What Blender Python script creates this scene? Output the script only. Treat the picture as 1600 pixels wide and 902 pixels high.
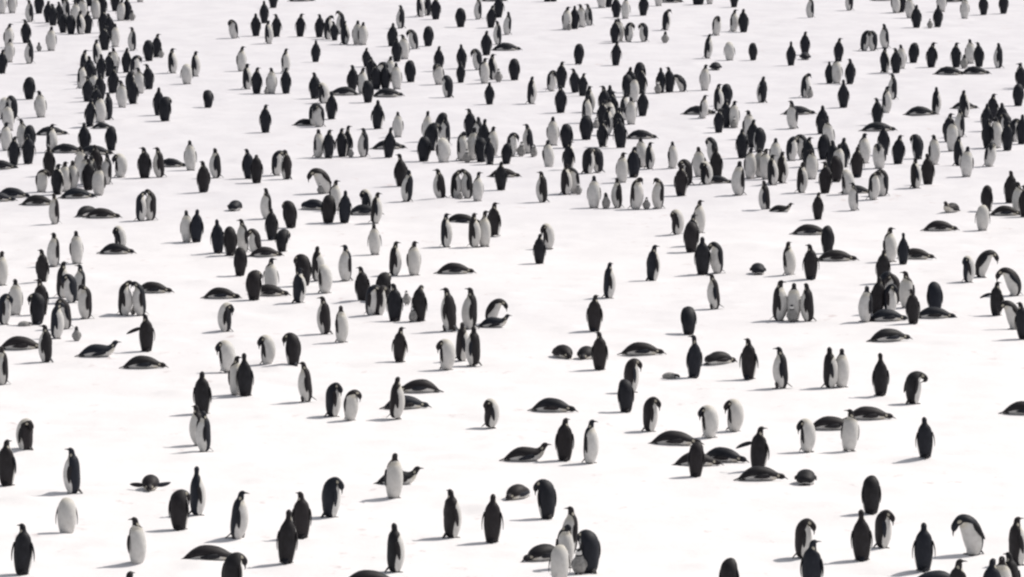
import bpy, math, random
import numpy as np

# ------------------------------------------------------------------ clearing, camera, world, sun, exposure
for o in list(bpy.data.objects):
    bpy.data.objects.remove(o)
scene = bpy.context.scene
COL = scene.collection
R = math.radians

IMG_W, IMG_H = 1600.0, 902.0          # photograph size the placements were measured in
FOC = 9575.0                          # focal length in those pixels: a long lens
PITCH = R(6.5)
CAM_H = 20.85

cam_data = bpy.data.cameras.new('camera')
cam_data.sensor_fit = 'HORIZONTAL'
cam_data.sensor_width = 36.0
cam_data.lens = 36.0 * FOC / IMG_W
cam_data.clip_start = 1.0
cam_data.clip_end = 20000.0
cam = bpy.data.objects.new('camera', cam_data)
COL.objects.link(cam)
cam.location = (0, 0, CAM_H)
cam.rotation_euler = (math.pi / 2 - PITCH, 0, 0)
scene.camera = cam

SUN_EL = R(49)
SUN_AZ = R(32)                        # measured from +X (picture right) toward +Y (away)
to_sun = (math.cos(SUN_EL) * math.cos(SUN_AZ), math.cos(SUN_EL) * math.sin(SUN_AZ), math.sin(SUN_EL))

world = bpy.data.worlds.new('World')
scene.world = world
world.use_nodes = True
wn = world.node_tree
wn.nodes.clear()
sky = wn.nodes.new('ShaderNodeTexSky')
sky.sky_type = 'NISHITA'
sky.sun_disc = False
sky.sun_elevation = SUN_EL
sky.sun_rotation = math.pi / 2 - SUN_AZ
sky.altitude = 0
sky.air_density = 1.0
sky.dust_density = 1.6
sky.ozone_density = 1.0
bg = wn.nodes.new('ShaderNodeBackground')
bg.inputs['Strength'].default_value = 0.11
wo = wn.nodes.new('ShaderNodeOutputWorld')
haze_white = wn.nodes.new('ShaderNodeHueSaturation')      # a thin milky veil over the whole sky
haze_white.inputs['Saturation'].default_value = 0.3
wn.links.new(sky.outputs[0], haze_white.inputs['Color'])
wn.links.new(haze_white.outputs[0], bg.inputs[0])
wn.links.new(bg.outputs[0], wo.inputs[0])

sun_data = bpy.data.lights.new('sun', 'SUN')
sun_data.energy = 4.1
sun_data.angle = R(0.8)
sun_data.color = (1.0, 0.95, 0.885)
sun = bpy.data.objects.new('sun', sun_data)
COL.objects.link(sun)
from mathutils import Vector
sun.rotation_euler = Vector(to_sun).to_track_quat('Z', 'Y').to_euler()
sun.location = (60, 120, 80)

scene.view_settings.view_transform = 'Standard'
scene.view_settings.look = 'None'
scene.view_settings.gamma = 1.0
scene.view_settings.exposure = -0.16
scene.view_settings.use_curve_mapping = False
scene.cycles.filter_width = 2.4            # the soft long-lens video frame

# ------------------------------------------------------------------ ground: wind-packed snow
rng = np.random.RandomState(7)
WAVES = [(rng.uniform(.05, .6), rng.uniform(0, math.pi), rng.uniform(0, 6.28)) for _ in range(14)]
MOUNDS = []                            # (x, y, rx, ry, height) low drifts, filled below


def snow_z(x, y):
    x = np.asarray(x, float); y = np.asarray(y, float)
    z = np.zeros(np.broadcast(x, y).shape)
    for k, a, p in WAVES:
        z = z + 0.010 / (0.25 + k) * np.sin(k * (x * math.cos(a) + y * math.sin(a) * .6) + p) * .35
    for mx, my, rx, ry, h in MOUNDS:
        z = z + h * np.exp(-((x - mx) / rx) ** 2 - ((y - my) / ry) ** 2)
    return z


CAM_P = np.array([0, 0, CAM_H])
FWD = np.array([0, math.cos(PITCH), -math.sin(PITCH)])
UPV = np.array([0, math.sin(PITCH), math.cos(PITCH)])


def ground_at(px, py):
    """the point of the snow seen at a pixel of the photograph"""
    d = FWD * FOC + np.array([1, 0, 0]) * (px - IMG_W / 2) - UPV * (py - IMG_H / 2)
    z = 0.0
    for _ in range(6):
        t = (z - CAM_H) / d[2]
        p = CAM_P + d * t
        z = float(snow_z(p[0], p[1]))
    return float(p[0]), float(p[1]), z


for px, py, rx, ry, h in ((1446, 719, .75, .6, .10), (1300, 738, 1.2, .5, .03), (1230, 765, 1.0, .5, .03), (40, 880, 1.0, .8, .04),
                          (90, 876, .5, .5, .03), (320, 886, .6, .4, .035), (1040, 782, .5, .4, .03), (640, 868, .9, .5, .02)):
    gx, gy, _ = ground_at(px, py)
    MOUNDS.append((gx, gy, rx, ry, h))


def mat(name):
    m = bpy.data.materials.new(name)
    m.use_nodes = True
    nt = m.node_tree
    nt.nodes.clear()
    out = nt.nodes.new('ShaderNodeOutputMaterial')
    b = nt.nodes.new('ShaderNodeBsdfPrincipled')
    nt.links.new(b.outputs[0], out.inputs[0])
    return m, nt, b


def node(nt, kind, **kw):
    n = nt.nodes.new(kind)
    for k, v in kw.items():
        setattr(n, k, v)
    return n


def noise(nt, vec, scale, detail=4, rough=.55):
    n = node(nt, 'ShaderNodeTexNoise')
    n.inputs['Scale'].default_value = scale
    n.inputs['Detail'].default_value = detail
    n.inputs['Roughness'].default_value = rough
    nt.links.new(vec, n.inputs['Vector'])
    return n.outputs['Fac']


def maprange(nt, val, a, b, c, d, smooth=True):
    n = node(nt, 'ShaderNodeMapRange')
    n.interpolation_type = 'SMOOTHSTEP' if smooth else 'LINEAR'
    nt.links.new(val, n.inputs['Value'])
    for k, v in zip(('From Min', 'From Max', 'To Min', 'To Max'), (a, b, c, d)):
        n.inputs[k].default_value = v
    return n.outputs['Result']


def math_(nt, op, a, b):
    n = node(nt, 'ShaderNodeMath', operation=op)
    for i, v in enumerate((a, b)):
        if isinstance(v, (int, float)):
            n.inputs[i].default_value = v
        else:
            nt.links.new(v, n.inputs[i])
    return n.outputs[0]


def mix(nt, fac, a, b):
    n = node(nt, 'ShaderNodeMix', data_type='RGBA')
    if isinstance(fac, (int, float)):
        n.inputs[0].default_value = fac
    else:
        nt.links.new(fac, n.inputs[0])
    for i, v in ((6, a), (7, b)):
        if isinstance(v, tuple):
            n.inputs[i].default_value = (*v, 1)
        else:
            nt.links.new(v, n.inputs[i])
    return n.outputs[2]


SNOW, nt, bs = mat('snow')
geo = node(nt, 'ShaderNodeNewGeometry')
pos = geo.outputs['Position']
sep = node(nt, 'ShaderNodeSeparateXYZ')
nt.links.new(pos, sep.inputs[0])
# snow colour ramps from lighter near to greyer far, broken by large noise
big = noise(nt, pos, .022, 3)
far_mix = maprange(nt, math_(nt, 'ADD', sep.outputs['Y'], math_(nt, 'MULTIPLY', math_(nt, 'SUBTRACT', big, .5), 130.0)), 142, 246, 0, 1)
sq = node(nt, 'ShaderNodeMapping')
sq.inputs['Scale'].default_value = (1, .55, 1)
nt.links.new(pos, sq.inputs[0])
mott = noise(nt, sq.outputs[0], .55, 5, .6)
near_tone = mix(nt, maprange(nt, mott, .35, .7, 0, 1), (.86, .838, .843), (.812, .79, .797))
far_tone = mix(nt, maprange(nt, mott, .3, .7, 0, 1), (.74, .722, .752), (.67, .652, .685))
col = mix(nt, far_mix, near_tone, far_tone)
# guano and trodden marks, small and sparse
stain_n = noise(nt, sq.outputs[0], 1.7, 6, .62)
patch = maprange(nt, noise(nt, pos, .16, 3), .42, .62, 0, 1)
stain = math_(nt, 'MULTIPLY', maprange(nt, stain_n, .59, .73, 0, .85), patch)
col = mix(nt, stain, col, (.60, .52, .52))
speck = math_(nt, 'MULTIPLY', maprange(nt, noise(nt, sq.outputs[0], 4.2, 4, .6), .70, .78, 0, .8), patch)
col = mix(nt, speck, col, (.38, .35, .36))
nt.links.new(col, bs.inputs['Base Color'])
bs.inputs['Roughness'].default_value = .75
bs.inputs['Specular IOR Level'].default_value = .25
bump = node(nt, 'ShaderNodeBump')
bump.inputs['Strength'].default_value = .35
bump.inputs['Distance'].default_value = .06
h1 = noise(nt, sq.outputs[0], 1.3, 6, .6)
nt.links.new(h1, bump.inputs['Height'])
nt.links.new(bump.outputs[0], bs.inputs['Normal'])


def mesh_obj(name, v, f, m, parent=None, smooth=True):
    me = bpy.data.meshes.new(name)
    me.from_pydata([tuple(p) for p in v], [], [tuple(q) for q in f])
    for mm in (m if isinstance(m, (list, tuple)) else [m]):
        me.materials.append(mm)
    if smooth:
        me.polygons.foreach_set('use_smooth', [True] * len(me.polygons))
    o = bpy.data.objects.new(name, me)
    COL.objects.link(o)
    if parent:
        o.parent = parent
    return o


xs = np.concatenate([[-6000, -2500, -900, -350, -150, -80, -50], np.arange(-34, 34.1, .25), [50, 80, 150, 350, 900, 2500, 6000]])
ys = np.concatenate([[-3000, -900, -200, -50, 10, 40, 70, 95], np.arange(108, 190, .25), np.arange(190, 335, .5), [350, 380, 430, 520, 800, 2000, 5000, 9000]])
GX, GY = np.meshgrid(xs, ys)
edge = np.clip((200 - np.abs(GX)) / 120, 0, 1) * np.clip((800 - GY) / 300, 0, 1) * np.clip((GY + 40) / 60, 0, 1)
GZ = snow_z(GX, GY) * edge
# small lumps, hollows and trodden ridges of packed snow
lump = np.random.RandomState(21)
last = (0.0, 130.0)
TRACKS = []
for _ in range(26):                     # belly-slide furrows and trodden lines
    ty = lump.uniform(118, 260); tx = lump.uniform(-.08, .08) * ty
    ang = lump.uniform(-.5, .5) + lump.choice([0, math.pi]); cur = lump.normal(0, .05)
    for k in range(int(lump.uniform(12, 45))):
        TRACKS.append((tx, ty))
        tx += .22 * math.cos(ang); ty += .22 * math.sin(ang) * 1.6; ang += cur + lump.normal(0, .06)
for tx, ty in TRACKS:
    i0, i1 = np.searchsorted(xs, [tx - .6, tx + .6]); j0, j1 = np.searchsorted(ys, [ty - .7, ty + .7])
    GZ[j0:j1, i0:i1] -= .016 * np.exp(-((GX[j0:j1, i0:i1] - tx) / .25) ** 2 - ((GY[j0:j1, i0:i1] - ty) / .3) ** 2)
for _ in range(1100):
    ly = lump.uniform(112, 300)
    lx = lump.uniform(-.095, .095) * ly
    if _ % 3 == 0:                      # some come in clusters
        lx, ly = last[0] + lump.normal(0, .7), last[1] + lump.normal(0, 1.2)
    last = (lx, ly)
    rx, ry, lh = lump.uniform(.22, .75), lump.uniform(.25, .6), lump.uniform(.02, .075) * lump.choice([1, 1, -.7])
    i0, i1 = np.searchsorted(xs, [lx - 2.2 * rx, lx + 2.2 * rx])
    j0, j1 = np.searchsorted(ys, [ly - 2.2 * ry, ly + 2.2 * ry])
    GZ[j0:j1, i0:i1] += lh * np.exp(-((GX[j0:j1, i0:i1] - lx) / rx) ** 2 - ((GY[j0:j1, i0:i1] - ly) / ry) ** 2)
nx, ny = len(xs), len(ys)
gv = np.stack([GX.ravel(), GY.ravel(), GZ.ravel()], 1)
ii, jj = np.meshgrid(np.arange(nx - 1), np.arange(ny - 1))
a = (jj * nx + ii).ravel()
gf = np.stack([a, a + 1, a + nx + 1, a + nx], 1)
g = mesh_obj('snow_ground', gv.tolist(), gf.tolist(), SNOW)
g['kind'] = 'structure'
g['label'] = 'bright trampled snow field under the whole penguin colony'

# ------------------------------------------------------------------ penguin materials
PLUM, nt, bs = mat('plumage')
att = node(nt, 'ShaderNodeAttribute', attribute_name='pattern')
sp = node(nt, 'ShaderNodeSeparateColor')
nt.links.new(att.outputs['Color'], sp.inputs[0])
tc = node(nt, 'ShaderNodeTexCoord')
n1 = noise(nt, tc.outputs['Object'], 26, 3)
edge_ = math_(nt, 'ADD', sp.outputs[0], math_(nt, 'MULTIPLY', math_(nt, 'SUBTRACT', n1, .5), .16))
white = maprange(nt, edge_, .44, .56, 0, 1)
info = node(nt, 'ShaderNodeObjectInfo')
n2 = noise(nt, tc.outputs['Object'], 9, 4)
darkc = mix(nt, maprange(nt, n2, .35, .7, 0, 1), (.007, .0075, .009), (.015, .0155, .0185))
darkc = mix(nt, maprange(nt, noise(nt, tc.outputs['Object'], 5, 5, .65), .52, .70, 0, .5), darkc, (.034, .035, .042))
darkc = mix(nt, math_(nt, 'MULTIPLY', info.outputs['Random'], .55), darkc, (.034, .027, .029))
darkc = mix(nt, maprange(nt, info.outputs['Random'], .45, .0, 0, .5), darkc, (.016, .021, .036))
whitec = mix(nt, maprange(nt, n2, .35, .68, 0, 1), (.63, .62, .608), (.54, .53, .515))
whitec = mix(nt, math_(nt, 'MULTIPLY', info.outputs['Random'], .35), whitec, (.50, .48, .45))
n3 = noise(nt, tc.outputs['Object'], 4.5, 5, .65)
whitec = mix(nt, maprange(nt, n3, .56, .72, 0, .3), whitec, (.36, .34, .32))
whitec = mix(nt, math_(nt, 'MULTIPLY', sp.outputs[2], .5), whitec, (.60, .54, .41))
c = mix(nt, white, darkc, whitec)
c = mix(nt, maprange(nt, sp.outputs[1], .35, .65, 0, .75), c, (.55, .51, .42))
nt.links.new(c, bs.inputs['Base Color'])
bs.inputs['Roughness'].default_value = .6
bs.inputs['Specular IOR Level'].default_value = .22
bp = node(nt, 'ShaderNodeBump')
bp.inputs['Strength'].default_value = .25
bp.inputs['Distance'].default_value = .01
nt.links.new(noise(nt, tc.outputs['Object'], 40, 4), bp.inputs['Height'])
nt.links.new(bp.outputs[0], bs.inputs['Normal'])

HORN, nt, bs = mat('horn_and_skin')
tc = node(nt, 'ShaderNodeTexCoord')
nt.links.new(mix(nt, noise(nt, tc.outputs['Object'], 30, 2), (.018, .017, .018), (.045, .038, .038)), bs.inputs['Base Color'])
bs.inputs['Roughness'].default_value = .45

DOWN, nt, bs = mat('chick_down')
att = node(nt, 'ShaderNodeAttribute', attribute_name='pattern')
sp = node(nt, 'ShaderNodeSeparateColor')
nt.links.new(att.outputs['Color'], sp.inputs[0])
tc = node(nt, 'ShaderNodeTexCoord')
nz = noise(nt, tc.outputs['Object'], 22, 5)
grey = mix(nt, maprange(nt, nz, .3, .7, 0, 1), (.20, .195, .19), (.34, .33, .32))
c = mix(nt, maprange(nt, sp.outputs[1], .4, .6, 0, 1), grey, (.02, .02, .022))
c = mix(nt, maprange(nt, sp.outputs[0], .4, .6, 0, 1), c, (.72, .71, .69))
nt.links.new(c, bs.inputs['Base Color'])
bs.inputs['Roughness'].default_value = .9
bs.inputs['Sheen Weight'].default_value = .3
bp = node(nt, 'ShaderNodeBump')
bp.inputs['Strength'].default_value = .5
bp.inputs['Distance'].default_value = .015
nt.links.new(noise(nt, tc.outputs['Object'], 45, 5), bp.inputs['Height'])
nt.links.new(bp.outputs[0], bs.inputs['Normal'])

# ------------------------------------------------------------------ penguin shapes
# each pose is a curve through the middle of the bird, rump to bill, in its own upright plane (x forward, z up)
HALF_W = [.112, .138, .158, .180, .196, .200, .193, .176, .150, .112, .075, .062, .063, .052, .026]
HALF_D = [.080, .108, .144, .174, .190, .188, .176, .155, .126, .098, .075, .070, .070, .054, .026]
UP = [(0, .016), (0, .04), (-.005, .11), (0, .22), (.012, .35), (.016, .47), (.008, .59), (-.004, .70), (-.008, .785), (0, .845), (.006, .90), (.012, .95), (.026, .992), (.058, 1.018), (.098, 1.018)]
POSES = {
    'up': UP,
    'tall': [(x, z if i < 8 else z + .016 * (i - 7) if i < 12 else z + .066) for i, (x, z) in enumerate(UP)],
    'bow': UP[:6] + [(.008, .585), (.025, .685), (.065, .76), (.12, .80), (.18, .795), (.228, .76), (.258, .71), (.268, .66), (.27, .62)],
    'tuck': [(x, z * .94) for x, z in UP[:6]] + [(.004, .555), (-.01, .635), (-.035, .69), (-.078, .714), (-.125, .705), (-.16, .67), (-.18, .62), (-.188, .58), (-.19, .545)],
    'bend': [(0, .016), (0, .04), (-.02, .11), (-.02, .22), (.005, .345), (.045, .455), (.10, .555), (.17, .63), (.245, .67), (.312, .675), (.37, .65), (.412, .607), (.437, .555), (.448, .505), (.452, .465)],
    'lie': [(-.50, .06), (-.46, .075), (-.37, .11), (-.26, .15), (-.12, .182), (.02, .188), (.15, .176), (.255, .155), (.335, .14), (.395, .13), (.45, .122), (.50, .115), (.548, .105), (.59, .09), (.62, .075)],
    'lieup': [(-.50, .06), (-.46, .075), (-.37, .11), (-.26, .15), (-.12, .182), (.02, .186), (.15, .182), (.25, .195), (.325, .23), (.378, .28), (.415, .328), (.443, .37), (.475, .402), (.515, .415), (.55, .415)],
}


def lean(pts, deg):
    ca, sa = math.cos(R(deg)), math.sin(R(deg))
    return [(x * ca + z * sa, -x * sa + z * ca) for x, z in pts]


POSES['walk'] = [(x, z + .025) for x, z in lean(UP, 5)]
POSES['slump'] = UP
POSES['reach'] = UP[:6] + [(.02, .58), (.07, .655), (.145, .695), (.215, .705), (.28, .695), (.33, .662), (.35, .612), (.332, .572), (.298, .555)]
POSES['preen'] = POSES['tuck'][:8] + [(-.035, .692), (-.09, .727), (-.15, .722), (-.20, .682), (-.228, .622), (-.236, .572), (-.24, .532)]
POSES['dome'] = [(x * .78, z) for x, z in POSES['lie']]
POSES['nod'] = UP[:8] + [(.004, .785), (.03, .845), (.065, .895), (.105, .93), (.15, .935), (.188, .908), (.208, .872)]


def catmull(p, t):
    n = len(p) - 1
    i = min(int(t), n - 1)
    u = t - i
    p0, p1, p2, p3 = p[max(i - 1, 0)], p[i], p[i + 1], p[min(i + 2, n)]
    return .5 * ((2 * p1) + (-p0 + p2) * u + (2 * p0 - 5 * p1 + 4 * p2 - p3) * u * u + (-p0 + 3 * p1 - 3 * p2 + p3) * u ** 3)


WHITE_T = [0, 1, 2, 3, 4, 5, 6, 7, 8, 9, 9.6, 10.1, 14]
WHITE_A = [104, 108, 114, 114, 108, 103, 98, 91, 82, 76, 66, -40, -60]
WHITE_LIE = [80, 80, 82, 84, 84, 84, 84, 82, 80, 76, 66, -40, -60]


def rot_neck(P, base, w, rel):
    a = R(rel) * w
    c, s = math.cos(a), math.sin(a)
    x, y = P[0] - base[0], P[1]
    return np.array([base[0] + x * c - y * s, x * s + y * c, P[2]])


class Piece:
    def __init__(self):
        self.v, self.f, self.c = [], [], []

    def add(self, v, f, c):
        n = len(self.v)
        self.v += [tuple(p) for p in v]
        self.f += [tuple(i + n for i in q) for q in f]
        self.c += [tuple(q) for q in c]


def smooth01(x):
    x = min(max(x, 0), 1)
    return x * x * (3 - 2 * x)


def body_piece(pose, rel, rings, segs):
    pts = np.array(POSES[pose], float)
    wid, dep = np.array(HALF_W), np.array(HALF_D)
    if pose == 'tall':
        wid = wid * np.array([1] * 8 + [.92, .82, .82, .9, 1, 1, 1]); dep = dep * np.array([1] * 8 + [.92, .82, .82, .9, 1, 1, 1])
    if pose in ('bow', 'tuck', 'bend', 'preen', 'reach'):
        wid = wid * np.array([1.04] * 7 + [1.08, 1.12, 1.12, 1.1, 1.05, 1, 1, 1]); dep = dep * np.array([1.03] * 8 + [1.05, 1.08, 1.06, 1, 1, 1, 1])
    if pose in ('lie', 'lieup', 'dome'):
        wid = np.concatenate([[.045, .075, .125, .172], wid[4:] * 1.06]); dep = np.concatenate([[.030, .052, .098, .148], dep[4:]])
    if pose == 'dome':
        wid[:4] = [.10, .15, .19, .208]; dep[:4] = [.07, .12, .15, .17]
        pts[:3, 1] = [.10, .115, .14]
    base = (pts[7][0], 0, pts[7][1])
    pc = Piece()
    n = len(pts) - 1
    ts = np.concatenate([np.linspace(0, 2, max(4, rings // 6), endpoint=False), np.linspace(2, 8, max(5, rings // 3), endpoint=False), np.linspace(8, n, rings - max(4, rings // 6) - max(5, rings // 3))])
    v, f, c = [], [], []
    for t in ts:
        C = catmull(pts, t)
        T = catmull(pts, min(t + .12, n)) - catmull(pts, max(t - .12, 0))
        T = T / np.linalg.norm(T)
        a, b = catmull(wid, t), catmull(dep, t)
        V = np.array([T[1], -T[0]])                     # toward the belly
        w = smooth01((t - 7.2) / 3.2)
        for k in range(segs):
            ph = 2 * math.pi * k / segs
            bb = b * (1.06 if math.cos(ph) > 0 else .94)
            P2 = C + V * bb * math.cos(ph)
            P = np.array([P2[0], a * math.sin(ph), P2[1]])
            if rel:
                P = rot_neck(P, base, w, rel)
            P[2] = max(P[2], .006)
            v.append(P)
            deg = abs(math.degrees(math.atan2(math.sin(ph), math.cos(ph))))
            lim = np.interp(t, WHITE_T, WHITE_LIE if pose in ('lie', 'lieup', 'dome') else WHITE_A)
            fld = min(max((lim - deg) / 50 + .5, 0), 1)
            ear = math.exp(-((t - 10.1) / .75) ** 2 - ((deg - 98) / 30) ** 2)
            yel = max(0, 1 - abs(t - 8.7) / 1.6) if deg < 90 else 0
            c.append((fld, ear, yel, 1))
    m = len(ts)
    for i in range(m - 1):
        for k in range(segs):
            k2 = (k + 1) % segs
            f.append((i * segs + k, i * segs + k2, (i + 1) * segs + k2, (i + 1) * segs + k))
    f.append(tuple(range(segs))[::-1])
    f.append(tuple((m - 1) * segs + k for k in range(segs)))
    pc.add(v, f, c)
    return pc


def head_frame(pose, rel):
    pts = np.array(POSES[pose], float)
    base = (pts[7][0], 0, pts[7][1])
    P0 = np.array([pts[14][0], 0, pts[14][1]])
    Pm = np.array([pts[13][0], 0, pts[13][1]])
    if rel:
        P0, Pm = rot_neck(P0, base, 1, rel), rot_neck(Pm, base, 1, rel)
    d = P0 - Pm
    return P0, d / np.linalg.norm(d)


def bill_piece(pose, rel):
    P0, d = head_frame(pose, rel)
    side = np.cross(d, [0, 0, 1.0]); side /= np.linalg.norm(side) + 1e-9
    up = np.cross(side, d)
    pc = Piece()
    v, f = [], []
    for s, r, dz in ((-.02, .024, 0), (.03, .017, .003), (.065, .011, .001), (.098, .004, -.010)):
        for k in range(6):
            a = k * math.pi / 3
            v.append(P0 + d * s + side * r * .75 * math.cos(a) + up * (r * math.sin(a) + dz))
    for i in range(3):
        for k in range(6):
            f.append((i * 6 + k, i * 6 + (k + 1) % 6, (i + 1) * 6 + (k + 1) % 6, (i + 1) * 6 + k))
    f.append(tuple(range(18, 24)))
    pc.add(v, f, [(0, 0, 0, 1)] * len(v))
    return pc


def flipper_piece(pose, side, out, fore=0):
    """a flat tapering paddle hung from the shoulder; side +1 left, -1 right"""
    pts = np.array(POSES[pose], float)
    wid = np.array(HALF_W)
    t = 6.75
    C = catmull(pts, t)
    T = catmull(pts, t + .3) - catmull(pts, t - 1.6)
    T /= np.linalg.norm(T)
    V = np.array([T[1], -T[0]])
    lie = pose in ('lie', 'lieup', 'dome')
    down = np.array([-T[0], 0, -T[1]])
    fwd = np.array([V[0], 0, V[1]])
    if lie:
        down = down + np.array([0, 0, -.15])
        down /= np.linalg.norm(down)
    lat = np.array([0, side, 0.0])
    root = np.array([C[0], side * (wid[7] * .25 + wid[6] * .75) * .93, C[1]]) + fwd * (-.03 if not lie else .015)
    ax = down * math.cos(R(out)) + lat * math.sin(R(out)) + fwd * fore
    ax /= np.linalg.norm(ax)
    nrm = lat * math.cos(R(out)) - down * math.sin(R(out))
    wd = np.cross(ax, nrm)
    wd /= np.linalg.norm(wd)
    if 65 < out:                                        # a lifted flipper is turned to show its flat
        q = R(62)
        wd, nrm = wd * math.cos(q) + nrm * math.sin(q), nrm * math.cos(q) - wd * math.sin(q)
    L = .40
    st = [(0, .038, .016), (.12, .050, .017), (.3, .055, .015), (.5, .052, .012), (.7, .043, .010), (.88, .028, .008), (1, .008, .004)]
    v, f, c = [], [], []
    for s, hw, th in st:
        bow = .024 * math.sin(s * math.pi) + (.006 if out < 12 else -.02 * s * s * 2)
        Cc = root + ax * L * s + nrm * bow - wd * (.02 * s * s)
        for k in range(8):
            a = k * math.pi / 4
            P = Cc + wd * hw * math.cos(a) + nrm * th * math.sin(a)
            P[2] = max(P[2], .012)
            v.append(P)
            c.append((.05, 0, 0, 1))
    for i in range(len(st) - 1):
        for k in range(8):
            f.append((i * 8 + k, i * 8 + (k + 1) % 8, (i + 1) * 8 + (k + 1) % 8, (i + 1) * 8 + k))
    f.append(tuple(range(8)))
    f.append(tuple((len(st) - 1) * 8 + k for k in range(8)))
    pc = Piece()
    pc.add(v, f, c)
    return pc


def foot_piece(pose, side):
    pc = Piece()
    lie = pose in ('lie', 'lieup', 'dome')
    step = 0
    if pose == 'walk':
        step = .10 if side > 0 else -.08
    # web with three toes, then the short feathered shank
    out = [(-.045, .022), (.0, .038), (.085, .062), (.10, .045), (.088, .030), (.118, .010), (.118, -.010), (.088, -.030), (.10, -.045), (.085, -.062), (.0, -.038), (-.045, -.022)]
    v = [(x, y, .004) for x, y in out] + [(x * .9 - .002, y * .85, .026 if x < .05 else .016) for x, y in out]
    n = len(out)
    f = [tuple(range(n))[::-1], tuple(range(n, 2 * n))] + [(k, (k + 1) % n, n + (k + 1) % n, n + k) for k in range(n)]
    m = len(v)
    for z, r in ((.012, .036), (.06, .042), (.12, .06), (.17, .05)):
        for k in range(8):
            a = k * math.pi / 4
            v.append((-.012 + r * math.cos(a), r * math.sin(a), z))
    for i in range(3):
        for k in range(8):
            f.append((m + i * 8 + k, m + i * 8 + (k + 1) % 8, m + (i + 1) * 8 + (k + 1) % 8, m + (i + 1) * 8 + k))
    v = np.array(v)
    if lie:
        v = np.stack([(-.40 if pose != 'dome' else -.33) - v[:, 0] * 1.0, v[:, 1] * .8 + side * .085, .045 + .25 * v[:, 2]], 1)
    else:
        ca, sa = math.cos(side * .22), math.sin(side * .22)
        v = np.stack([v[:, 0] * ca - v[:, 1] * sa + .035 + step, v[:, 0] * sa + v[:, 1] * ca + side * .088, v[:, 2]], 1)
    pc.add(v, f, [(0, 0, 0, 1)] * len(v))
    return pc


def tail_piece(pose):
    pc = Piece()
    lie = pose in ('lie', 'lieup', 'dome')
    if pose == 'dome':
        st = [((-.28, .09), .08, .05), ((-.38, .055), .06, .026), ((-.45, .03), .034, .010)]
    elif lie:
        st = [((-.38, .105), .085, .055), ((-.50, .07), .062, .026), ((-.625, .03), .034, .010)]
    elif pose == 'walk':
        st = [((-.09, .19), .07, .05), ((-.17, .11), .06, .022), ((-.26, .05), .035, .008)]
    else:
        st = [((-.09, .16), .07, .05), ((-.165, .085), .06, .022), ((-.235, .014), .035, .008)]
    v, f = [], []
    for (x, z), w, h in st:
        for k in range(8):
            a = k * math.pi / 4
            v.append((x + h * .5 * math.sin(a), w * math.cos(a), max(z + h * math.sin(a), .006)))
    for i in range(2):
        for k in range(8):
            f.append((i * 8 + k, i * 8 + (k + 1) % 8, (i + 1) * 8 + (k + 1) % 8, (i + 1) * 8 + k))
    f.append(tuple(range(16, 24)))
    pc.add(v, f, [(.05, 0, 0, 1)] * len(v))
    return pc


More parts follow.
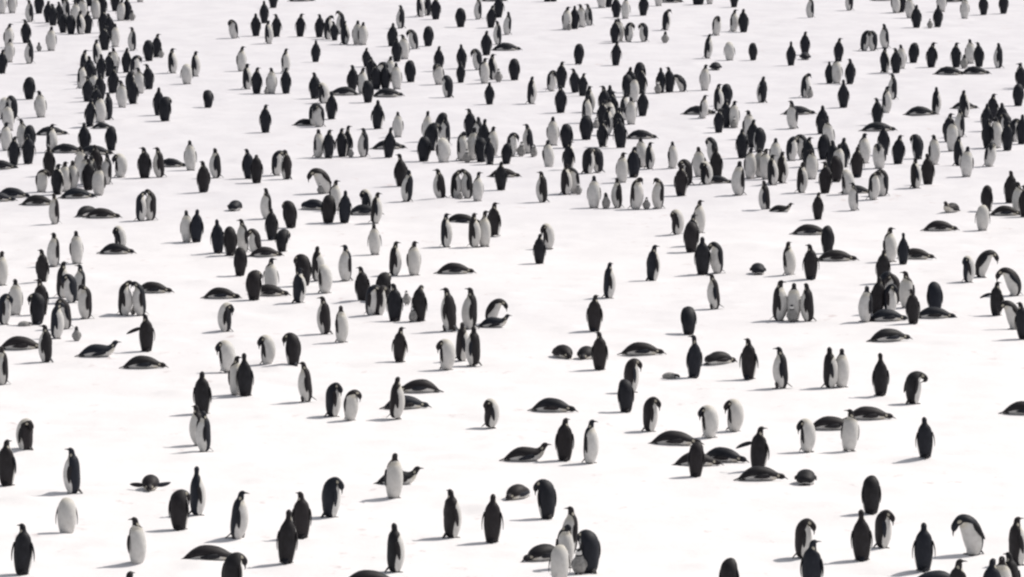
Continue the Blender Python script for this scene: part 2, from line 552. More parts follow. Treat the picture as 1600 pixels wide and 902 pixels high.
def chick_piece(lying, rings=14, segs=14):
    if lying:
        st = [(-.20, .05, .05, .04), (-.15, .075, .11, .07), (-.05, .095, .14, .092), (.06, .09, .125, .085), (.13, .085, .085, .07), (.19, .085, .062, .06), (.235, .08, .05, .05), (.27, .07, .02, .02)]
        ax = 0
    else:
        st = [(0, .03, .07, .07), (0, .06, .115, .11), (0, .14, .14, .135), (0, .23, .135, .13), (0, .31, .11, .105), (.005, .37, .078, .076), (.012, .42, .064, .066), (.022, .465, .06, .064), (.035, .50, .045, .045), (.05, .515, .016, .016)]
    p = np.array(st)
    n = len(st) - 1
    pc = Piece()
    v, f, c = [], [], []
    ts = np.linspace(0, n, rings)
    for t in ts:
        q = catmull(p, t)
        T = (catmull(p, min(t + .1, n)) - catmull(p, max(t - .1, 0)))[:2]
        T = T / (np.linalg.norm(T) + 1e-9)
        V = np.array([T[1], -T[0]])
        head = (t / n > .60)
        for k in range(segs):
            ph = 2 * math.pi * k / segs
            P2 = q[:2] + V * q[3] * math.cos(ph)
            v.append((P2[0], q[2] * math.sin(ph), max(P2[1], .006)))
            deg = abs(math.degrees(math.atan2(math.sin(ph), math.cos(ph))))
            face = 1 if (.62 < t / n < .86 and deg < 95) else 0
            c.append((face, 1 if head and not face else 0, 0, 1))
    for i in range(rings - 1):
        for k in range(segs):
            f.append((i * segs + k, i * segs + (k + 1) % segs, (i + 1) * segs + (k + 1) % segs, (i + 1) * segs + k))
    f.append(tuple(range(segs))[::-1]); f.append(tuple((rings - 1) * segs + k for k in range(segs)))
    pc.add(v, f, c)
    parts = {'body': [(pc, DOWN)]}
    b = Piece()
    tip = np.array([.045, 0, .48]) if not lying else np.array([.245, 0, .07])
    bv = [tip + np.array([0, .012 * math.cos(a), .012 * math.sin(a)]) for a in np.arange(6) * math.pi / 3] + [tip + np.array([.055, 0, -.012])]
    b.add(bv, [(k, (k + 1) % 6, 6) for k in range(6)], [(0, 0, 0, 1)] * 7)
    parts['bill'] = [(b, HORN)]
    fl = []
    for s in (-1, 1):
        q = Piece()
        r0 = np.array([0, s * .105, .31]) if not lying else np.array([.08, s * .12, .10])
        dn = np.array([-.01, s * .035, -.17]) if not lying else np.array([-.16, s * .02, -.04])
        wdt = np.array([1.0, 0, 0]) if not lying else np.array([0, 0, 1.0])
        vv, ff = [], []
        for t, w in ((0, .022), (.35, .032), (.75, .026), (1, .006)):
            for k in range(6):
                a = k * math.pi / 3
                vv.append(r0 + dn * t + wdt * w * math.cos(a) + np.array([0, s * (.012 * math.sin(a) + .028 * math.sin(t * 3.1)), 0]))
        for i in range(3):
            for k in range(6):
                ff.append((i * 6 + k, i * 6 + (k + 1) % 6, (i + 1) * 6 + (k + 1) % 6, (i + 1) * 6 + k))
        ff.append(tuple(range(18, 24)))
        q.add(vv, ff, [(0, 0, 0, 1)] * len(vv))
        fl.append((q, DOWN))
    parts['flipper'] = fl
    ft = []
    if not lying:
        for s in (-1, 1):
            q = Piece()
            o = [(-.02, .015), (.06, .03), (.08, 0), (.06, -.03), (-.02, -.015)]
            vv = [(x + .05, y + s * .045, .004) for x, y in o] + [(x * .85 + .05, y * .8 + s * .045, .03) for x, y in o]
            q.add(vv, [(4, 3, 2, 1, 0), (5, 6, 7, 8, 9)] + [(k, (k + 1) % 5, 5 + (k + 1) % 5, 5 + k) for k in range(5)], [(0, 0, 0, 1)] * 10)
            ft.append((q, HORN))
        parts['foot'] = ft
    return parts


CODE = {'u': 'up', 't': 'tall', 'b': 'bow', 'p': 'bow', 'k': 'tuck', 'n': 'bend', 'w': 'walk', 'f': 'up', 'g': 'up', 'm': 'slump', 'l': 'lie', 'e': 'lieup', 'L': 'dome', 'o': 'nod', 'h': 'reach', 'q': 'preen', 'D': 'dome'}


def adult_parts(code, rel, fine):
    pose = CODE[code]
    rings, segs = (30, 22) if fine else (17, 12)
    outl = outr = 3
    if code == 'f': outl, outr = 48, 52
    if code == 'g': outl, outr = 72, 12
    if code == 'm': outl, outr = 7, 8
    if code == 'L': outl, outr = 58, 62
    if code in 'leD': outl, outr = 14, 14
    if code == 'k': outl, outr = 7, 8
    if code == 'w': outl, outr = 9, 12
    parts = {'body': [(body_piece(pose, rel, rings, segs), PLUM)],
             'bill': [(bill_piece(pose, rel), HORN)],
             'flipper': [(flipper_piece(pose, 1, outl), PLUM), (flipper_piece(pose, -1, outr), PLUM)],
             'foot': [(foot_piece(pose, 1), HORN), (foot_piece(pose, -1), HORN)],
             'tail': [(tail_piece(pose), PLUM)]}
    return parts


def piece_mesh(name, pc, m):
    me = bpy.data.meshes.new(name)
    me.from_pydata(pc.v, [], pc.f)
    me.materials.append(m)
    at = me.color_attributes.new('pattern', 'FLOAT_COLOR', 'POINT')
    at.data.foreach_set('color', np.array(pc.c, dtype=np.float32).ravel())
    me.polygons.foreach_set('use_smooth', [True] * len(me.polygons))
    me.update()
    return me

COLONY = '''
11,760,u,80,-30 #black-backed penguin at the left edge, lower half, with its neck stretched
114,772,u,140 #slim penguin facing left, its feet just above a headless-looking white-bellied penguin
104,836,k,275 #white-bellied penguin near the lower left, head tucked away so only rounded white shows
235,767,L,275 #lying penguin seen end-on in the lower left with both flippers spread to the snow
308,806,u,50,60 #penguin with a white right flank standing just behind a dark hunched one, lower left
281,829,b,75,-50 #dark hunched penguin with bowed head, in front of a taller one, lower left
370,845,w,20 #penguin striding right with bill forward, above a lying penguin near the lower left
215,884,u,305,-95 #white-bellied penguin turning its dark head left, lower left, above the bottom edge
35,899,u,75,60 #dark-backed penguin standing in the bottom left corner, face turned left
328,878,l,5 #penguin lying flat with tail left, near the bottom edge at lower left
363,932,b,65,-40 #hunched dark penguin cut by the bottom edge, below a lying penguin
200,976,u,60 #penguin of which only the head crown shows at the bottom edge, lower left
471,842,u,95,40 #dark-backed penguin standing just behind a long-necked one, left of bottom centre
447,881,t,90 #long-necked dark penguin seen from behind near the bottom, left of centre
516,809,p,45,-60 #penguin twisting its head down to the right to preen, black back shown, lower centre left
615,779,u,282 #slim white-bellied penguin standing in front of a lying one, lower centre
624,759,e,4 #lying penguin with raised head, half hidden behind a slim white-bellied one, lower centre
617,895,u,48,80 #penguin standing close to the bottom edge at centre left, white right flank shown
706,841,u,50,90 #penguin looking back over its shoulder, left of a dark-backed one, bottom centre
769,849,m,90 #broad dark-backed penguin standing alone with flippers loose, bottom centre
578,918,l,0 #lying penguin of which only the dark back rises from the bottom edge
808,781,D,240 #lying penguin pointing toward the camera, left of a hunched standing one, lower centre
855,812,p,100,70 #dark-backed penguin bending its head to the left, above the close group at bottom centre
890,866,u,200 #penguin looking left over the bent white backs of the close group at bottom centre
883,889,o,312,0,.95 #white-breasted penguin bending right over a chick in the close group at bottom centre
874,912,k,272 #front white-bellied penguin of the close group at bottom centre, head hidden
921,896,b,122,20 #dark-backed penguin bowing left over a chick, right end of the bottom centre group
905,898,c,260,0,1.05 #small grey chick between two bowing adults in the group at bottom centre
849,877,D,225 #lying penguin half hidden on the left of the close group at bottom centre
1141,941,b,70,-20 #hunched dark penguin rising alone from the bottom edge, right of centre
1259,757,D,88 #dark lying penguin seen from behind like a dome, lower right
1361,804,b,92,-25,.95 #hunched round-topped dark penguin standing behind a pair, lower right
1347,877,t,80 #tall dark-backed penguin beside a white-sided hunched one, lower right
1379,857,b,25,-40,.93 #hunched penguin with white right side, just right of a tall dark one, lower right
1254,873,p,25,-30,.97 #penguin bowed so far right that its white neck shows, behind another near the bottom right
1269,924,u,75,-60 #dark-backed penguin with its head turned right, cut by the bottom edge, lower right
1443,893,m,90 #dark-backed penguin standing alone with loose flippers near the bottom right
1520,868,n,205,0,1.16 #white-bellied penguin bending left with its bill down, near the bottom right corner
1590,884,u,40 #penguin at the right edge with white front turned right, bottom right corner
1497,956,u,70 #dark penguin cut at the shoulders by the bottom edge, lower right
1550,956,u,95 #left dark penguin of the trio cut by the bottom right corner
1566,950,u,265 #pale-breasted penguin in the middle of the trio cut by the bottom right corner
1581,943,u,120,20 #dark penguin with bill raised left, rearmost of the trio in the bottom right corner
1460,918,l,175 #lying penguin of which only a grey rounded back shows at the bottom edge, lower right
3,602,u,205 #white-fronted penguin cut by the left edge, halfway down
72,567,u,140,30 #penguin with pale left breast standing in front of a lying one, far left
225,577,l,0 #lying penguin forming a smooth dome, just below one with its flipper out, left
355,582,p,310,-80 #pale preening penguin behind a white and black pair, left of centre
369,618,u,290,60 #white-bellied half of a standing pair looking right, left of centre
384,620,t,92 #black-backed half of a standing pair beside a white-bellied one, left of centre
317,648,u,85 #dark-backed penguin half hidden behind a stack of two facing left
311,697,u,190,0,.97 #white-necked penguin facing left, squeezed behind another that faces left
319,707,u,160,20,.93 #front penguin of a tight left-facing stack, its dark back on the right
40,706,k,130 #hunched penguin with a white left side standing near the left edge, lower half
418,571,p,335,-100,.97 #pale hunched penguin with a dark left side, left of a dark bowed one, centre left
458,573,p,110,55 #dark bowed penguin with its head turned left, right of a pale hunched one
480,629,w,160 #penguin walking left on its own with a long shadow, centre left
520,652,b,35,-60,.95 #left penguin of a hunched pair, its black back on the left
547,658,b,318,60,.9 #right penguin of a hunched pair, leaning right and nearly all white
618,655,u,20,60,.98 #upright penguin standing in front of two lying ones, centre left
654,615,l,178 #upper of two lying penguins to the right of an upright one, head left
634,640,l,0 #lower of two lying penguins, half hidden behind an upright one
624,566,u,75,-40,.9 #dark penguin standing alone facing away, centre left
698,579,p,318,-80 #pale preening penguin left of two overlapping dark ones, centre
721,565,u,40 #left one of two overlapping dark penguins near the centre
740,572,u,130 #right one of two overlapping dark penguins near the centre, pale edge on its left
766,669,k,25,0,.92 #short hunched penguin standing alone, dark left half and white right half, below centre
823,722,e,3 #lying penguin with its bill raised right, left of a dark standing one, below centre
937,579,u,90 #dark penguin standing right of two lying domes, right of centre
880,560,D,290 #left of two dark lying domes beside a standing penguin
916,562,D,255 #right of two lying domes, half hidden behind a dark standing penguin
986,614,b,55,-30 #back one of two dark penguins standing in line, head bowed right
978,645,b,92,0,.95 #front one of two dark penguins standing in line, right of centre
1015,675,p,30,-40,.95 #hunched penguin with bowed head and black left side, right of centre
1109,685,p,318,-80 #left of two pale preening penguins side by side, right of centre
1147,675,p,322,-85 #right of two pale preening penguins side by side, right of centre
864,645,l,355,0,1.02 #high-backed lying penguin alone between standing ones, below centre
882,721,u,90 #dark-backed penguin standing left of a white-fronted bowed one, below centre
922,725,u,335,25 #white-fronted penguin with its head bent right, beside a dark-backed one, below centre
1055,697,l,2 #lying penguin whose head ends behind a dark bowed penguin, right of centre
1087,746,b,80,-30,.95 #dark bowed penguin standing in front of lying ones, right of centre
1089,730,l,0 #lying penguin crossing behind the legs of a dark bowed penguin
1131,723,l,335 #lying penguin just right of a dark bowed penguin, its head tucked right
1185,738,g,82,-60 #penguin raising one flipper to the left above a lying one, right of centre
1189,752,l,2 #lying penguin below the one that raises a flipper
1048,593,d,350,0,1 #tiny grey chick lying alone on the snow, right of centre
1084,591,t,100,80 #dark penguin with bill pointed left and a loose right flipper, right of centre
1124,570,D,20 #small grey lying dome between two standing dark penguins
1170,593,m,70,60 #dark penguin looking left, flipper hanging off its right side
1222,608,w,150 #bluish dark penguin stepping left with white belly low on the left
1297,607,u,20 #left half of a head-to-head pair, black back on the left
1315,606,u,300,-30 #right half of a head-to-head pair, showing its white front
1376,619,t,90 #dark-backed penguin with a very long thin neck, right side
1427,632,h,50,-40,1.0 #dark penguin folded over to the right to preen, right side
1358,657,l,0 #upper of two lying penguins on the right, bill pointing right
1300,673,l,0 #lower of two lying penguins on the right, between two white-bellied ones
1261,707,p,322,-80 #white preening penguin left of another white-bellied one, lower right
1326,705,u,280,-95,.95 #white-bellied penguin with its dark head turned left, below the lying pair
1446,716,m,90,0,.95 #dark penguin with flippers held off its sides on a low snow mound, right
1602,649,l,0 #lying penguin cut by the right edge, lower half
6,508,b,30 #
24,493,u,285,-40
58,508,b,100,60
65,493,u,95
88,530,b,15,0,1.1
104,515,b,165
112,474,b,180
39,511,d,20,0,.9
33,548,l,0,0,1.1
120,534,c,90,0,.8 #small grey chick standing alone near the left, below a bowing pair
155,559,e,0
194,494,o,15
220,494,o,165
208,493,c,270,0,.5
240,459,l,0,0,.95
229,550,g,100,50 #penguin stretching one flipper to the left, just above a smooth lying dome, left
346,468,l,2
352,520,k,168,0,1.05
397,470,p,95,-50
421,464,l,0
508,523,u,130,30
534,536,u,325
567,473,u,100,50
580,494,b,345
592,494,b,40
598,473,b,90,-40
617,503,u,90
636,477,c,270,0,.8
656,503,b,90,0,1.15
645,504,c,200,0,.85
704,519,w,130,20,1.15
734,515,u,165,0,1.1
768,507,n,350,0,.95
773,513,e,5,0,.85
951,467,u,25
929,519,u,80,-30
1019,440,u,60,-20,1.03
1118,484,w,155
1076,524,n,95,-40,1.02
1217,502,u,20,0,1.08
1240,502,u,275,0,1.05
1238,504,c,270,0,.95
1263,503,u,150,-40,1.02
1003,556,l,0,0,1.02 #wide lying dome alone on the snow above a pair of dark penguins in line
1352,504,u,205
1370,492,u,90
1391,492,b,345
1417,482,u,250
1427,507,u,90,0,.93
1387,503,l,0
1461,499,l,0
1461,490,b,90
1390,534,l,20 #lying penguin alone below the dense huddle on the right
1557,494,g,70,-30,.93
1584,516,n,200,0,1.05
1600,531,u,90
86,351,u,190
137,338,l,50
160,342,l,0
220,346,o,25,0,1.02
235,345,o,165,0,1.02
182,398,l,8
188,393,k,20
292,379,u,255
307,380,u,90
84,417,u,215
67,443,u,70
120,413,u,285
97,466,u,20
123,470,u,205
134,499,b,195,0,1.1
2,447,u,305
341,397,m,90
360,400,b,110
381,395,u,200,0,.98
401,401,b,160
415,402,l,0,0,.9
375,432,b,90
425,376,u,100
417,343,u,215
455,357,b,95,40
441,394,n,70,-30,.9
424,459,u,272
475,448,p,100,50,1.1
467,474,u,45
496,440,u,20
508,459,k,320,0,1.05
540,440,u,205,0,1.02
586,399,u,265,0,.92
616,432,u,30
513,350,b,90,0,1.05
538,350,m,90,0,1.05
491,329,D,340
524,330,u,300,40
507,303,n,200,0,1.15
501,304,c,280,0,.75
570,337,l,0
586,350,u,30
573,334,k,40
368,330,D,80
697,387,u,20
722,351,l,0
741,387,u,20,0,1.05
757,386,u,262
773,369,u,70
647,431,u,285
711,429,l,0 #wide low lying dome alone above a row of standing penguins, centre
843,413,u,80,0,.9
857,390,p,335,-80
1058,368,k,15
1093,365,u,300,40
1083,385,u,70
1080,395,b,80,0,1.08
1098,430,u,85,0,1.08
1121,428,b,165,0,1.08
1184,429,D,92 #small dark lying dome alone seen from behind, right of centre
1234,431,u,330
1267,438,m,90,50
1266,368,l,2
1293,397,b,110
1307,409,l,0
1391,410,u,305
1411,414,t,90,0,.88
1432,406,l,0
1469,362,l,3
1486,333,e,230,0,.9
1535,361,k,270,0,1.05
1543,331,b,70
1572,338,l,0
1379,444,u,80
1378,472,b,20
1398,476,b,150
1513,442,k,20
1533,434,n,20,0,1.08
1585,463,n,155,0,1.08
22,259,u,80
44,257,u,95
36,232,u,250
47,234,b,100
80,239,u,345
80,212,l,0,0,.95
104,240,l,0
133,237,u,80
148,243,l,0
174,236,b,90
166,289,u,200
188,278,p,320,-80
226,279,u,85
250,278,u,160
268,262,l,0,0,.9
298,267,u,270
318,302,u,110,30
65,301,b,300,40,.9
90,305,u,60
113,298,u,270
102,300,u,240
138,298,u,80
133,290,u,250
144,292,u,200
154,306,u,240
121,311,l,0
20,310,l,0
-6,316,l,0
60,322,l,2
1,266,l,0
338,279,u,150
389,280,u,100
401,287,b,85,0,1.1
432,275,b,20
448,281,u,130
627,292,u,100,40
635,316,u,150
662,253,b,90
693,255,k,300,0,1.1
722,252,b,330,0,1.2
738,251,u,200,0,1.1
730,255,c,270,0,.95
756,236,u,60
752,254,b,90
770,244,u,310
765,258,u,130,0,.92
791,257,b,90,0,.85
799,245,b,340
814,245,c,270,0,1.05
827,240,u,160
834,246,c,200,0,.9
858,263,u,310,0,.93
864,228,u,280
886,232,b,80
888,268,u,60
884,305,u,35
898,303,b,200
904,305,c,270,0,.8
918,272,b,40
935,270,b,140
928,326,u,270
947,327,c,120,0,1.05
689,312,u,140
711,311,o,10,0,.98
731,311,o,175,0,.98
719,313,c,270,0,.6
746,315,u,280,0,.85
783,298,u,90,0,.92
788,278,l,0,0,.9
848,317,u,140
965,326,u,160,0,.95
972,286,u,270
990,278,u,110
993,328,b,340,0,1.2
1010,328,c,270,0,.8
1028,327,b,195,0,1.15
1015,265,u,30,0,.93
1003,262,u,300
1051,264,u,320,0,.93
1064,307,u,80
1074,290,b,150
1093,277,u,250
1103,289,k,25
1121,279,u,90
1115,255,b,150
1123,288,l,0,0,.8
1154,306,u,205,0,1.12
1172,280,u,300
1188,278,u,250
1197,281,u,270
1207,290,u,20
1222,287,u,30
1196,331,u,150
1220,334,e,0,0,.8
1252,302,u,20
1268,281,u,280
1278,344,u,80,0,.88
1287,250,b,90
1289,303,u,90
1311,272,u,270
1307,285,b,100
1339,278,u,100
1350,256,u,300
1374,264,b,230
1381,243,u,90
1403,257,u,90
1434,249,b,120
1459,258,u,310
1431,295,u,40
1450,290,u,80
1498,260,u,40
1510,277,u,250
1545,261,p,330,-60
1482,222,u,70
1488,237,u,270,0,1.1
1334,330,u,215,0,.92
1338,304,l,0,0,.85
1325,306,k,330,0,1.1
1364,313,b,340,0,1.1
1379,307,b,190
1578,318,u,90
1590,335,u,240
1601,340,u,90
46,156,b,90
64,184,u,270
6,186,k,270
21,186,b,150
141,198,u,60
168,188,u,150
157,192,u,300
160,202,l,0,0,.7
248,181,u,80
258,190,b,90,-40,1.05
325,169,n,100,-30,.9
386,140,u,20
401,147,u,90
424,147,u,290
416,148,c,90,0,.6
447,147,u,90
415,208,u,80,-40,1.02
492,155,u,90
505,162,k,20
518,187,u,80
490,197,b,340
499,199,b,200
478,197,l,0,0,.75
590,202,u,70
622,215,u,270,0,.92
607,247,u,90
607,234,l,0
497,247,u,320
513,248,u,110
535,246,u,80
543,244,u,60
548,247,c,270,0,.75
568,246,u,170
537,150,l,180
550,143,u,100
566,147,u,290
575,161,b,90
588,140,u,90
602,140,u,90
606,152,l,0
620,140,u,270
642,129,b,90
686,133,b,250
700,153,b,130
722,108,u,90
720,130,u,90,0,.8
757,131,u,300
770,125,u,40
779,129,c,270,0,1.1
765,164,u,90,0,.85
804,126,b,90
830,163,u,20
861,143,b,340
877,138,u,90
876,177,u,90
899,146,u,90,0,.95
910,151,m,80,-50,.88
922,176,u,30
916,193,u,330
916,219,b,90
944,178,u,90
952,176,u,100
941,200,u,80
953,198,u,280
942,230,u,60,0,.9
931,201,c,270,0,.8
674,236,p,60,-50,1.15
696,228,u,190
983,145,u,90
1003,147,u,60
980,152,b,110
986,195,u,270
974,188,u,20
1004,182,u,90,0,.93
966,212,u,80
970,232,u,90
1002,218,l,0
1033,146,u,70
1028,147,c,270,0,1
1046,145,u,90
1066,144,n,160,0,.9
1101,142,u,270
1190,161,u,130
1257,153,b,20,0,1.1
1266,154,c,180,0,.95
1098,186,u,330,0,.85
1092,180,l,0
1122,174,u,30
1123,208,u,90,0,.85
1135,166,b,110
1134,200,u,80
1147,200,u,270
1147,201,c,270,0,.85
1169,218,u,300
1160,248,u,85
1186,238,b,130
1239,202,u,215
1248,180,l,0
1236,252,b,20
1255,250,b,160
1284,210,u,90
1296,131,u,90,0,.85
1318,169,u,90
1328,132,u,100
1307,131,u,280
1310,97,u,90
1395,156,u,150
1385,178,u,330
1371,196,u,90
1372,206,l,0
1438,181,l,0
1462,179,u,30
1507,184,u,40
1507,171,l,0,0,.85
1483,118,l,0
1524,117,l,0
1591,166,b,90
1594,138,u,280
1541,206,u,70
1543,232,u,60
1557,232,u,320,0,1.1
1574,215,b,120
1574,236,u,90
1597,226,u,90
19,21,u,270
2,22,u,270
47,35,u,190
61,22,u,90
83,41,u,90
92,38,u,90
99,52,b,60
111,54,b,95
126,54,u,20
137,53,u,90
130,31,u,270
101,8,u,90
121,7,u,90
141,10,u,80
148,10,u,270
160,25,u,90
161,52,u,90
164,79,u,90
180,74,u,310
180,18,u,90
188,33,u,270
198,32,u,100
207,33,c,90,0,1
219,4,u,270
207,80,u,160
13,75,u,300
14,98,u,280
3,116,u,90
41,68,u,80
46,100,u,170
61,81,c,90,0,.8
80,80,u,270
233,96,b,90
244,90,u,90
252,91,c,90,0,.85
270,115,u,20
305,120,u,30
292,132,k,290
127,140,u,330
143,132,b,90
137,160,u,90
148,153,u,270
158,124,u,80
152,100,u,20
179,114,u,270
176,147,u,90
191,169,u,270
203,145,b,60
208,163,u,80
219,147,u,250
233,140,u,90
198,114,u,60
366,61,b,205
400,57,u,90
413,37,u,90
427,13,u,90
420,69,u,20
432,58,u,90
469,58,u,90
499,59,u,80
512,62,b,20,0,1.2
533,54,b,165,0,1.2
523,64,u,90,0,.85
539,70,u,45
558,70,u,275
567,71,u,285
471,3,l,0
573,105,u,90,0,.8
493,98,u,90,0,.9
377,112,u,300
446,115,u,320
626,45,u,160
612,73,u,90
620,97,u,90
632,93,u,270
648,78,b,170
657,27,u,30
668,25,u,130
681,31,u,90
720,43,b,90
747,31,u,190
779,28,u,90
767,44,u,80
792,55,u,200
778,70,u,160
791,80,l,0
760,87,u,90
747,110,b,160
669,73,b,90
686,112,u,90
772,3,l,0
855,3,u,90
865,3,u,90
885,47,u,300
889,48,c,270,0,.8
898,46,u,90
909,43,u,240
921,41,u,190
940,13,u,270
951,12,u,90
904,101,b,90
962,103,u,90
963,28,u,90
977,30,u,270
1005,25,u,90
1029,10,u,270
1047,5,l,0
982,66,b,20
1006,66,b,160
968,65,u,270
961,68,u,60
1040,48,b,45,-20,1.1
1039,68,c,90,0,1.05
1088,8,u,90
1094,8,u,90
1109,7,u,270
1119,56,b,330
1146,50,u,330
1162,51,u,90
1147,12,u,90
1105,92,u,20
1140,95,k,270
1177,95,b,90,0,.85
1118,110,D,85
1266,29,u,190
1236,103,u,90,0,.9
1258,94,D,85
1258,87,u,90
1327,17,u,150
1380,2,l,0
1400,21,u,290
1408,20,u,90
1422,29,u,270
1432,44,u,90
1453,45,c,270,0,.9
1465,43,u,90
1471,19,u,270
1485,4,l,0
1507,30,u,270
1537,24,u,90
1568,22,u,90
1350,80,b,20
1364,80,b,160
1383,76,u,200
1383,114,u,60
1400,115,u,90
1408,108,u,280
1427,99,b,90
1455,106,u,80
1494,106,u,90
1506,108,c,90,0,1.2
1516,100,u,270
1530,105,u,90
1560,107,u,150
1596,140,u,90
140,128,u,90
131,117,u,40
150,176,u,90
156,158,u,110
170,120,u,80
210,120,b,20
76,36,u,100
104,30,u,190
118,36,u,280
150,30,u,265
172,58,u,100
596,131,b,300
581,128,u,90
610,128,u,280
735,215,u,80
746,228,u,190
690,214,b,60
668,222,u,265
1000,132,b,90
990,160,u,300
958,186,u,90
948,212,u,20
1176,232,u,90
1212,262,u,280
1262,262,u,70
1296,232,u,265
1300,268,u,90
1318,262,u,60
1566,205,u,90
1584,222,b,20
1550,190,u,80
1500,215,u,190
78,276,u,90
126,276,u,265
150,275,u,100
10,236,u,300
14,205,u,280
'''

# ------------------------------------------------------------------ the colony
# x, y of the feet in the photograph, pose, heading (0 right, 90 away, 180 left, 270 toward), head turn, size # label
birds = []
for line in COLONY.strip().splitlines():
    body, _, lab = line.partition('#')
    q = body.strip().split(',')
    birds.append(dict(x=float(q[0]), y=float(q[1]), code=q[2], head=float(q[3]), rel=float(q[4]) if len(q) > 4 else 0.0,
                      size=float(q[5]) if len(q) > 5 else 1.0, label=lab.strip()))
rnd = random.Random(11)
for b in birds:
    b['chick'] = b['code'] in 'cd'
    if b['code'] == 'p' and b['rel'] <= -80:
        b['code'] = 'q'; b['rel'] = 50
    if b['code'] == 'b' and b['size'] >= 1.1:
        b['code'] = 'o'; b['size'] /= 1.1
    b['lying'] = b['code'] in 'leLdD'
    if not b['chick']:
        b['head'] += rnd.uniform(-9, 9)
        if b['code'] not in 'leLD':
            if 5 <= b['head'] <= 55: b['head'] -= 16
            elif 125 <= b['head'] <= 175: b['head'] += 16
        b['girth'] = rnd.uniform(.95, 1.07)
        b['size'] *= rnd.uniform(.97, 1.03)
        if b['code'] == 'u' and b['rel'] == 0:
            b['rel'] = rnd.choice([0, 0, 30, -30, 50, -50, 80, -80])
        if b['code'] in 'bko' and b['rel'] == 0:
            b['rel'] = rnd.choice([0, 20, -20, 30, -30])
        if b['code'] == 'u' and rnd.random() < .05:
            b['code'] = 't'
        if b['code'] == 'u' and rnd.random() < .10:
            b['code'] = 'm'
    else:
        b['girth'] = rnd.uniform(.95, 1.1)
    if b['y'] < 330 and not b['chick']:
        b['girth'] *= 1.05; b['size'] *= 1.03
    b['lean'] = (rnd.gauss(0, 1.6), rnd.gauss(0, 2.2)) if not b['lying'] else (0, 0)
    b['px_h'] = 78.0 * (b['y'] + 680) / 1573.0
adults = sorted([b for b in birds if not b['chick']], key=lambda b: -b['y'])
near, far = adults[:300], adults[300:]

# labels for those that got none by hand
TENS = ['', '', 'twenty', 'thirty', 'forty', 'fifty', 'sixty', 'seventy', 'eighty', 'ninety']
ONES = ['zero', 'one', 'two', 'three', 'four', 'five', 'six', 'seven', 'eight', 'nine', 'ten', 'eleven', 'twelve', 'thirteen', 'fourteen', 'fifteen', 'sixteen', 'seventeen', 'eighteen', 'nineteen']


def words(n):
    n = int(min(max(round(n), 0), 99))
    if n < 20:
        return ONES[n]
    return TENS[n // 10] + ('-' + ONES[n % 10] if n % 10 else '')


def view_word(h):
    h = h % 360
    if 55 <= h < 125: return 'black back turned'
    if 125 <= h < 160: return 'rear quarter, facing left'
    if 160 <= h < 225: return 'facing left'
    if 225 <= h < 315: return 'white belly shown'
    if h >= 315 or h < 25: return 'facing right'
    return 'rear quarter, facing right'


POSE_WORD = {'u': 'upright penguin', 't': 'long-necked penguin', 'b': 'hunched penguin', 'o': 'nodding penguin', 'p': 'preening penguin', 'q': 'preening penguin', 'k': 'headless-looking penguin', 'n': 'bent-over penguin', 'h': 'bent-over penguin',
             'w': 'striding penguin', 'f': 'penguin with spread flippers', 'g': 'penguin lifting one flipper', 'm': 'loose-flippered penguin', 'l': 'lying penguin', 'e': 'lying penguin, head raised', 'L': 'lying penguin', 'D': 'dome-like lying penguin',
             'c': 'grey downy chick', 'd': 'lying grey chick'}
for b in birds:
    if b['label']:
        continue
    d = sorted((math.hypot(o['x'] - b['x'], (o['y'] - b['y']) * 1.2), i) for i, o in enumerate(birds) if o is not b)
    o = birds[d[0][1]]
    r = d[0][0] / b['px_h']
    if r > .75:
        rel = 'alone'
    else:
        what = 'chick' if o['chick'] else ('lying one' if o['lying'] else 'adult' if b['chick'] else 'neighbour')
        rel = ('left of ' if o['x'] > b['x'] + 3 else 'right of ' if o['x'] < b['x'] - 3 else 'behind ' if o['y'] > b['y'] else 'before ') + 'a ' + what
    vw = '' if b['lying'] and b['code'] != 'd' and (b['head'] % 360 < 25 or b['head'] % 360 > 335) else ', ' + view_word(b['head'])
    if b['chick']: vw = ''
    b['label'] = '%s%s, %s, %s percent across, %s down' % (POSE_WORD[b['code']], vw, rel, words(b['x'] / 16.0), words(b['y'] / 9.02))
seen = {}
for b in birds:
    k = b['label'].lower()
    if k in seen:
        o = seen[k]
        lo, hi = (b, o) if b['y'] > o['y'] else (o, b)
        lo['label'] = 'nearer ' + lo['label']; hi['label'] = 'farther ' + hi['label']
    seen[b['label'].lower()] = b

CACHE = {}


def meshes_for(b):
    rel = round(b['rel'] / 10) * 10
    key = (b['code'], rel)
    if key not in CACHE:
        parts = chick_piece(b['code'] == 'd') if b['chick'] else adult_parts(b['code'], rel, True)
        CACHE[key] = [(nm, piece_mesh(nm, pc, m)) for nm, lst in parts.items() for pc, m in lst]
    return CACHE[key]


def spot(b):
    x, y, z = ground_at(b['x'], b['y'] - (1.5 if b['lying'] else 1.0) * b['px_h'] / 60)
    h = R(b['head'])
    if b['lying']:
        off = .0 if b['code'] == 'D' else .04 if not b['chick'] else .02
        x -= math.cos(h) * off * b['size']; y -= math.sin(h) * off * b['size']
    return x, y, float(snow_z(x, y)) - (.022 if b['lying'] else .006), h


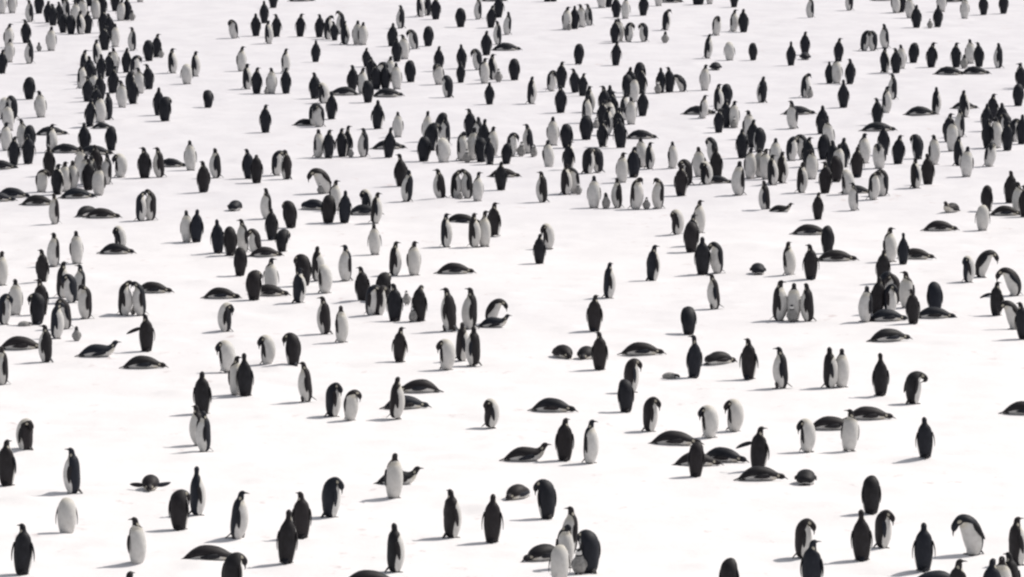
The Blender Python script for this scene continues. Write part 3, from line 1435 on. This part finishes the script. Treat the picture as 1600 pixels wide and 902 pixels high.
for b in near + [b for b in birds if b['chick']]:
    x, y, z, h = spot(b)
    root = bpy.data.objects.new('penguin_chick' if b['chick'] else 'emperor_penguin', None)
    root.empty_display_size = .2
    COL.objects.link(root)
    root.location = (x, y, z)
    root.rotation_euler = (R(b['lean'][0]), R(b['lean'][1]), h)
    s, gth = b['size'], b['girth']
    root.scale = (s * gth, s * gth, s)
    root['label'] = b['label']
    root['category'] = 'chick' if b['chick'] else 'penguin'
    root['group'] = 'grey downy chicks among the adults' if b['chick'] else 'adult penguins of the colony'
    for nm, me in meshes_for(b):
        o = bpy.data.objects.new(nm, me)
        COL.objects.link(o)
        o.parent = root

# the birds beyond the nearest three hundred: one far-off crowd
vs, fs, cs, ms = [], [], [], []
off = 0
LOW = {}
for b in far:
    x, y, z, h = spot(b)
    rel = round(b['rel'] / 10) * 10
    key = (b['code'], rel)
    if key not in LOW:
        LOW[key] = adult_parts(b['code'], rel, False)
    ca, sa = math.cos(h), math.sin(h)
    for nm, lst in LOW[key].items():
        for pc, m in lst:
            v = np.array(pc.v)
            s, gth = b['size'], b['girth']
            vx, vy = v[:, 0] * s * gth + v[:, 2] * math.tan(R(b['lean'][1])), v[:, 1] * s * gth - v[:, 2] * math.tan(R(b['lean'][0]))
            vs.append(np.stack([x + vx * ca - vy * sa, y + vx * sa + vy * ca, z + v[:, 2] * s], 1))
            fs += [tuple(i + off for i in q) for q in pc.f]
            ms += [0 if m is PLUM else 1] * len(pc.f)
            cs.append(np.array(pc.c, dtype=np.float32))
            off += len(v)
me = bpy.data.meshes.new('distant_penguins')
me.from_pydata(np.concatenate(vs).tolist(), [], fs)
me.materials.append(PLUM); me.materials.append(HORN)
me.polygons.foreach_set('material_index', ms)
me.polygons.foreach_set('use_smooth', [True] * len(me.polygons))
at = me.color_attributes.new('pattern', 'FLOAT_COLOR', 'POINT')
at.data.foreach_set('color', np.concatenate(cs).ravel())
me.update()
crowd = bpy.data.objects.new('distant_penguins', me)
COL.objects.link(crowd)
crowd['kind'] = 'stuff'
crowd['label'] = 'far-off crowd of small black and white penguins along the top'
crowd['category'] = 'penguins'
